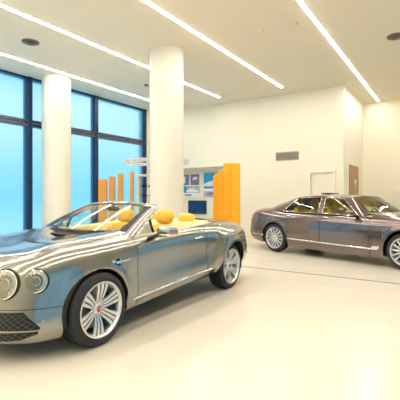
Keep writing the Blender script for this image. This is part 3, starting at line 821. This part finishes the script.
prof2 = [f2, f2, f2, [(d, z+.005*(k > 5)) for k, (d, z) in enumerate(f2)], [(-.03, .18), (.01, .25), (.02, .36), (.02, .48), (.015, .61), (.01, .74), (0, .87), (-.03, .965), (-.10, 1.01)],
         [(-.04, .18), (0, .26), (.01, .37), (.012, .49), (.012, .63), (.01, .77), (0, .89), (-.03, .98), (-.10, 1.02)],
         sd(-.005), sd(-.01), sd(0), sd(.01), sd(.02), ar(-.005), ar(0), ar(0),
         [(-.05, .25), (-.005, .32), (.02, .41), (.02, .53), (.02, .67), (.005, .80), (-.03, .92), (-.075, 1.01), (-.15, 1.06)], r2, r2, r2, r2]
def spine2(U, E):
    if U < 8:
        t = min(U/7.4, 1); x = .72+(-.46-.72)*t**1.1
        return x, lerp_tab([(-.7, 1.12), (-.3, 1.10), (.2, 1.07), (.55, 1.03), (.75, .995)], x)
    x = max(min(E.x, -3.5), -4.3)
    return x, lerp_tab([(-4.32, 1.07), (-4.0, 1.11), (-3.5, 1.145)], x)
R2 = .365
AR2 = [(.045, R2, .42), (-3.235, R2, .42)]
B2 = Body(plan2, prof2, 0, spine2, AR2, .2)
P2 = M['paint2']; K2 = B2.K-1
v0, v1, v2, v3 = B2.u_at(.36), B2.u_at(-.66), B2.u_at(-1.86), B2.u_at(-2.80)
seam2 = lambda u: B2.w_at(u, .56)
B2.panel('front_bumper', P2, C2, 0, v0, 0, lambda u: seam2(u)-.03, 'B', 10)
B2.panel('nose_panel', P2, C2, 0, v0, lambda u: seam2(u)+.02, K2+.10, 'B', 14)
B2.panel('bonnet', P2, C2, 0, 7.4, K2+.115, K2+1, 'B', 16)
vb2 = B2.u_at(-3.62)
for s in 'LR':
    B2.panel('front_fender', P2, C2, v0-.02, v1, B2.vbot, K2+.10, s, 20, gap=.01)
    B2.panel('front_door', P2, C2, v1, v2, 1.35, K2, s, 18)
    B2.panel('rear_door', P2, C2, v2, v3, lambda u: max(1.35, B2.vbot(u)), K2, s, 18)
    B2.panel('sill', P2, C2, v1, v3, 0, lambda u: 1.3, s, 4)
    B2.panel('rear_fender', P2, C2, v3, B2.n-1, B2.vbot, K2, s, 22)
    # the flat shoulder between the door tops and the side windows
B2.panel('boot_lid', P2, C2, B2.u_at(-3.1), B2.n-1, K2, K2+1, 'B', 18)
chassis(B2, C2, K2-.2)
bm = nb(); box(bm, (-3.9, -.72, .20), (.5, .72, .25)); obj('underbody', bm, M['dark'], C2)
for xa, za, R in AR2: well(C2, xa, za, R+.005, .91)
for x in (.045, -3.235):
    for s in (1, -1): wheel(C2, x, s*.925, R2, 2)
# greenhouse: a belt ring and a roof ring, ruled between
belt = [(-.46, 0, 1.105), (-.54, .4, 1.09), (-.76, .72, 1.045), (-.93, .825, 1.02), (-1.4, .845, 1.035), (-1.84, .85, 1.04), (-1.97, .85, 1.042), (-2.5, .85, 1.05), (-3.02, .84, 1.06), (-3.35, .79, 1.075), (-3.62, .62, 1.12), (-3.70, .3, 1.14), (-3.72, 0, 1.145)]
roof = [(-1.08, 0, 1.465), (-1.11, .34, 1.455), (-1.23, .56, 1.43), (-1.45, .605, 1.43), (-1.7, .615, 1.452), (-1.86, .62, 1.46), (-1.98, .62, 1.462), (-2.3, .61, 1.455), (-2.64, .585, 1.43), (-2.82, .52, 1.415), (-2.92, .40, 1.415), (-2.97, .2, 1.43), (-2.98, 0, 1.435)]
def ring(tab, q):
    n = len(tab); i = min(int(q), n-2); t = q-i
    def g(k):
        if k < 0: v = tab[-k]; return Vector((v[0], -v[1], v[2]))
        if k >= n: v = tab[2*(n-1)-k]; return Vector((v[0], -v[1], v[2]))
        return Vector(tab[k])
    return cr(g(i-1), g(i), g(i+1), g(i+2), t)
def gh(q, v, out=0.):
    a, b = ring(belt, q), ring(roof, q); p = a.lerp(b, v)
    o = Vector((ring(belt, q).x-(-2.2), p.y*2.2, .8)).normalized() if (q < 2 or q > 9) else Vector((0, .85, .4))
    return p+o*(.05*v*(1-v)+out)
def ghpatch(name, qa, qb, va, vb, m, s, out=0., nq=14, nv=10):
    bm = nb(); rows = [[gh(qa+(qb-qa)*i/nq, va+(vb-va)*j/nv, out) for j in range(nv+1)] for i in range(nq+1)]
    if s in ('L', 'B'): gridmesh(bm, rows)
    if s in ('R', 'B'): gridmesh(bm, [[Vector((p.x, -p.y, p.z)) for p in r][::-1] for r in rows])
    if s == 'B': bmesh.ops.remove_doubles(bm, verts=bm.verts[:], dist=.0005)
    return bm
def gpart(name, m, *a, **k): return obj(name, ghpatch(name, *a, **k), m, C2, smooth=True)
bmf = ghpatch('f', 0, 1.85, .93, 1.0, None, 'B', nq=12, nv=2); obj('windscreen_header', bmf, P2, C2, smooth=True)
gpart('windscreen', M['wglass2'], 0, 1.9, .0, .95, None, 'B', -.006, nq=16)
gpart('rear_window', M['sglass'], 10.0, 12, .06, .93, None, 'B', -.004, nq=10)
for (qa, qb, va, vb) in ((9.9, 12, .9, 1.0), (9.9, 12, 0, .07)):
    gpart('rear_window_frame', P2, qa, qb, va, vb, None, 'B', nq=12, nv=2)
for s in 'LR':
    gpart('windscreen_pillar', P2, 1.82, 3.0, 0, 1, None, s, nq=8, nv=12)
    gpart('door_pillar', P2, 5.0, 6.0, 0, 1, None, s, .003, nq=4, nv=10)
    gpart('rear_pillar', P2, 8.0, 10.05, 0, 1, None, s, nq=14, nv=12)
    gpart('roof_rail', P2, 2.9, 8.1, .90, 1.0, None, s, nq=30, nv=3)
    gpart('front_side_window', M['sglass'], 2.95, 5.05, 0, .92, None, s, -.008)
    gpart('rear_side_window', M['sglass'], 5.95, 8.05, 0, .92, None, s, -.008)
    for qa, qb in ((3.0, 5.0), (6.0, 8.0)):
        sg = 1 if s == 'L' else -1
        loop = [gh(qa+(qb-qa)*k/16, .02, .006) for k in range(17)]+[gh(qb, .02+.88*k/8, .006) for k in range(1, 9)]+[gh(qb-(qb-qa)*k/16, .90, .006) for k in range(1, 17)]+[gh(qa, .90-.88*k/8, .006) for k in range(1, 8)]
        bm = nb(); tube(bm, [(p.x, sg*p.y, p.z) for p in loop], .006, 6, close=True); obj('window_surround', bm, M['chrome'], C2, smooth=True)
    # shoulder filler between belt line and glass
    sg = 1 if s == 'L' else -1
    rows = []
    for k in range(41):
        q = 2.2+(9.6-2.2)*k/40; b = ring(belt, q); u = B2.u_at(b.x); E = B2.skin(u, K2)
        rows.append([Vector((E.x, sg*E.y, E.z)), Vector((b.x, sg*(b.y+E.y)/2, (b.z+E.z)/2+.004)), Vector((b.x, sg*b.y, b.z))])
    bm = nb(); gridmesh(bm, rows); obj('belt_moulding', bm, P2, C2, smooth=True)
bm = nb(); rows = []
for k in range(61):
    q = 12*k/60; e = ring(roof, q); g = Vector((max(min(e.x, -1.35), -2.75), 0, 0)); g.z = lerp_tab([(-2.98, 1.435), (-2.75, 1.475), (-2.2, 1.515), (-1.7, 1.51), (-1.4, 1.50), (-1.08, 1.465)], g.x)
    d = e.lerp(g, .5); row = []
    for j in range(13):
        t = j/12; p = e.lerp(g, t); p.z = e.z+(g.z-e.z)*math.sin(t*PI/2)**.9; row.append(p)
    rows.append(row)
gridmesh(bm, rows); gridmesh(bm, [[Vector((p.x, -p.y, p.z)) for p in r][::-1] for r in rows]); bmesh.ops.remove_doubles(bm, verts=bm.verts[:], dist=.0005); bmesh.ops.dissolve_degenerate(bm, dist=1e-5, edges=bm.edges[:])
obj('roof', bm, P2, C2, smooth=True)
bm = nb(); box(bm, (-2.30, -.22, 1.513), (-2.06, .22, 1.538), bevel=.008, rot=Matrix.Rotation(.05, 3, 'Y')); obj('sunroof', bm, M['black'], C2)
bm = nb(); box(bm, (-3.0, -.78, .22), (-.5, .78, .30)); obj('cabin_floor', bm, M['carpet'], C2)
bm = nb(); box(bm, (-.95, -.76, .5), (-.60, .76, 1.04), bevel=.04); obj('dashboard', bm, M['cream_leather'], C2, angle=40)
for y in (.37, -.37):
    seat(C2, -1.62, y, .42, M['amber_leather'], True, .24)
    seat(C2, -2.55, y, .42, M['amber_leather'], True, .26, 'rear_seat')
bm = nb(); box(bm, (-3.3, -.75, .95), (-2.85, .75, 1.06), bevel=.02); obj('parcel_shelf', bm, M['cream_leather'], C2)
bm = nb(); pts = [(-1.17-.05*math.sin(a), .37+.18*math.cos(a), .98+.17*math.sin(a)) for a in [2*PI*k/24 for k in range(24)]]
tube(bm, pts, .014, 6, close=True); tube(bm, [(-1.15, .37, .97), (-.95, .37, .92)], .03, 8); obj('steering_wheel', bm, M['dark'], C2, smooth=True)
for s in (1, -1):
    bm = nb(); tube(bm, [on_side(B2, -.62-2.20*k/24, .355+.035*k/24, s, .006) for k in range(25)], .016, 8, flat=(.5, 1)); obj('sill_strip', bm, M['chrome'], C2, smooth=True)
    bm = nb(); tube(bm, [on_side(B2, -3.62-.62*k/10, .43, s, .006) for k in range(11)], .012, 8, flat=(.5, 1)); obj('bumper_strip', bm, M['chrome'], C2, smooth=True)
    for x in (-1.64, -2.70):
        bm = nb(); tube(bm, [on_side(B2, x-.2*k/8, .955, s, .03 if 0 < k < 8 else 0) for k in range(9)], .013, 8); obj('door_handle', bm, M['chrome'], C2, smooth=True)
    t = empty('door_mirror', (-1.0, s*.90, 1.03), 0, C2)
    bm = nb(); blob(bm, (-.03, s*.14, .06), (.09, .13, .065), e=2.6); obj('mirror_housing', bm, P2, t, smooth=True)
    bm = nb(); blob(bm, (-.03, s*.14, .022), (.088, .126, .028), e=2.6); obj('mirror_base', bm, M['chrome'], t, smooth=True)
    bm = nb(); tube(bm, [(.02, s*-.06, -.01), (0, s*.06, .02)], .035, 8, flat=(1.2, .7)); obj('mirror_stalk', bm, M['black'], t, smooth=True)
    bm = nb(); f = bm.faces.new([bm.verts.new(on_side(B2, x, z, s, .010)) for x, z in ((-.62, .345), (-.62, .40), (-.56, .425), (-.44, .43), (-.46, .385), (-.50, .345))])
    r = bmesh.ops.extrude_face_region(bm, geom=[f])
    for v in r['geom']:
        if isinstance(v, bmesh.types.BMVert): v.co.y -= s*.015
    obj('fender_vent', bm, M['chrome'], C2)
    bm = nb(); rows = []
    for i in range(13):
        u = 15.1+1.3*i/12; rows.append([(lambda p: Vector((p.x, s*p.y, p.z)))(B2.skin(u, w)+B2.nrm(u, w)*.006) for w in (4.6, 5.2, 5.8, 6.3)])
    gridmesh(bm, rows); obj('tail_lamp', bm, M['lampred'], C2, smooth=True)
    lamp(B2, C2, uy(B2, .45, 5.6), 5.6, .12, s); lamp(B2, C2, uy(B2, .70, 5.3), 5.3, .085, s)

# ------------------------------------------------------------------ sky outside
w = bpy.data.worlds.new('sky'); SC.world = w; w.use_nodes = True
nt = w.node_tree; bg = nt.nodes['Background']
tc = nt.nodes.new('ShaderNodeTexCoord'); sep = nt.nodes.new('ShaderNodeSeparateXYZ'); ramp = nt.nodes.new('ShaderNodeValToRGB')
mr = nt.nodes.new('ShaderNodeMapRange'); mr.inputs['From Min'].default_value = -.3; mr.inputs['From Max'].default_value = .5
e = ramp.color_ramp.elements
e[0].position = 0; e[0].color = (.10, .62, .95, 1); e[1].position = 1; e[1].color = (.03, .28, .62, 1)
for pos, c in ((.2, (.30, .74, .95)), (.28, (.42, .80, 1.0)), (.375, (.24, .66, .97)), (.47, (.38, .76, .98)), (.57, (.62, .88, 1.0)), (.65, (.62, .88, 1.0)), (.72, (.32, .70, .93)), (.79, (.07, .42, .74))):
    q = e.new(pos); q.color = (*c, 1)
nt.links.new(tc.outputs['Generated'], sep.inputs[0]); nt.links.new(sep.outputs['Z'], mr.inputs['Value']); nt.links.new(mr.outputs[0], ramp.inputs[0]); nt.links.new(ramp.outputs[0], bg.inputs['Color'])
bg.inputs['Strength'].default_value = 1.3

# ------------------------------------------------------------------ camera, view
cd = bpy.data.cameras.new('camera'); cam = bpy.data.objects.new('camera', cd); COL.objects.link(cam)
cam.location = (0, 0, 1.46); cam.rotation_euler = (PI/2, 0, FW)
cd.sensor_width = 36; cd.sensor_fit = 'HORIZONTAL'; cd.lens = 385/400*36; cd.shift_y = -.01; cd.clip_start = .05
SC.camera = cam
vs = SC.view_settings; vs.view_transform = 'Standard'; vs.look = 'None'; vs.exposure = .05; vs.gamma = 1; vs.use_curve_mapping = False
SC.cycles.use_denoising = True; SC.cycles.max_bounces = 8; SC.cycles.diffuse_bounces = 5; SC.cycles.glossy_bounces = 4; SC.cycles.transparent_max_bounces = 10
SC.cycles.sample_clamp_indirect = 6
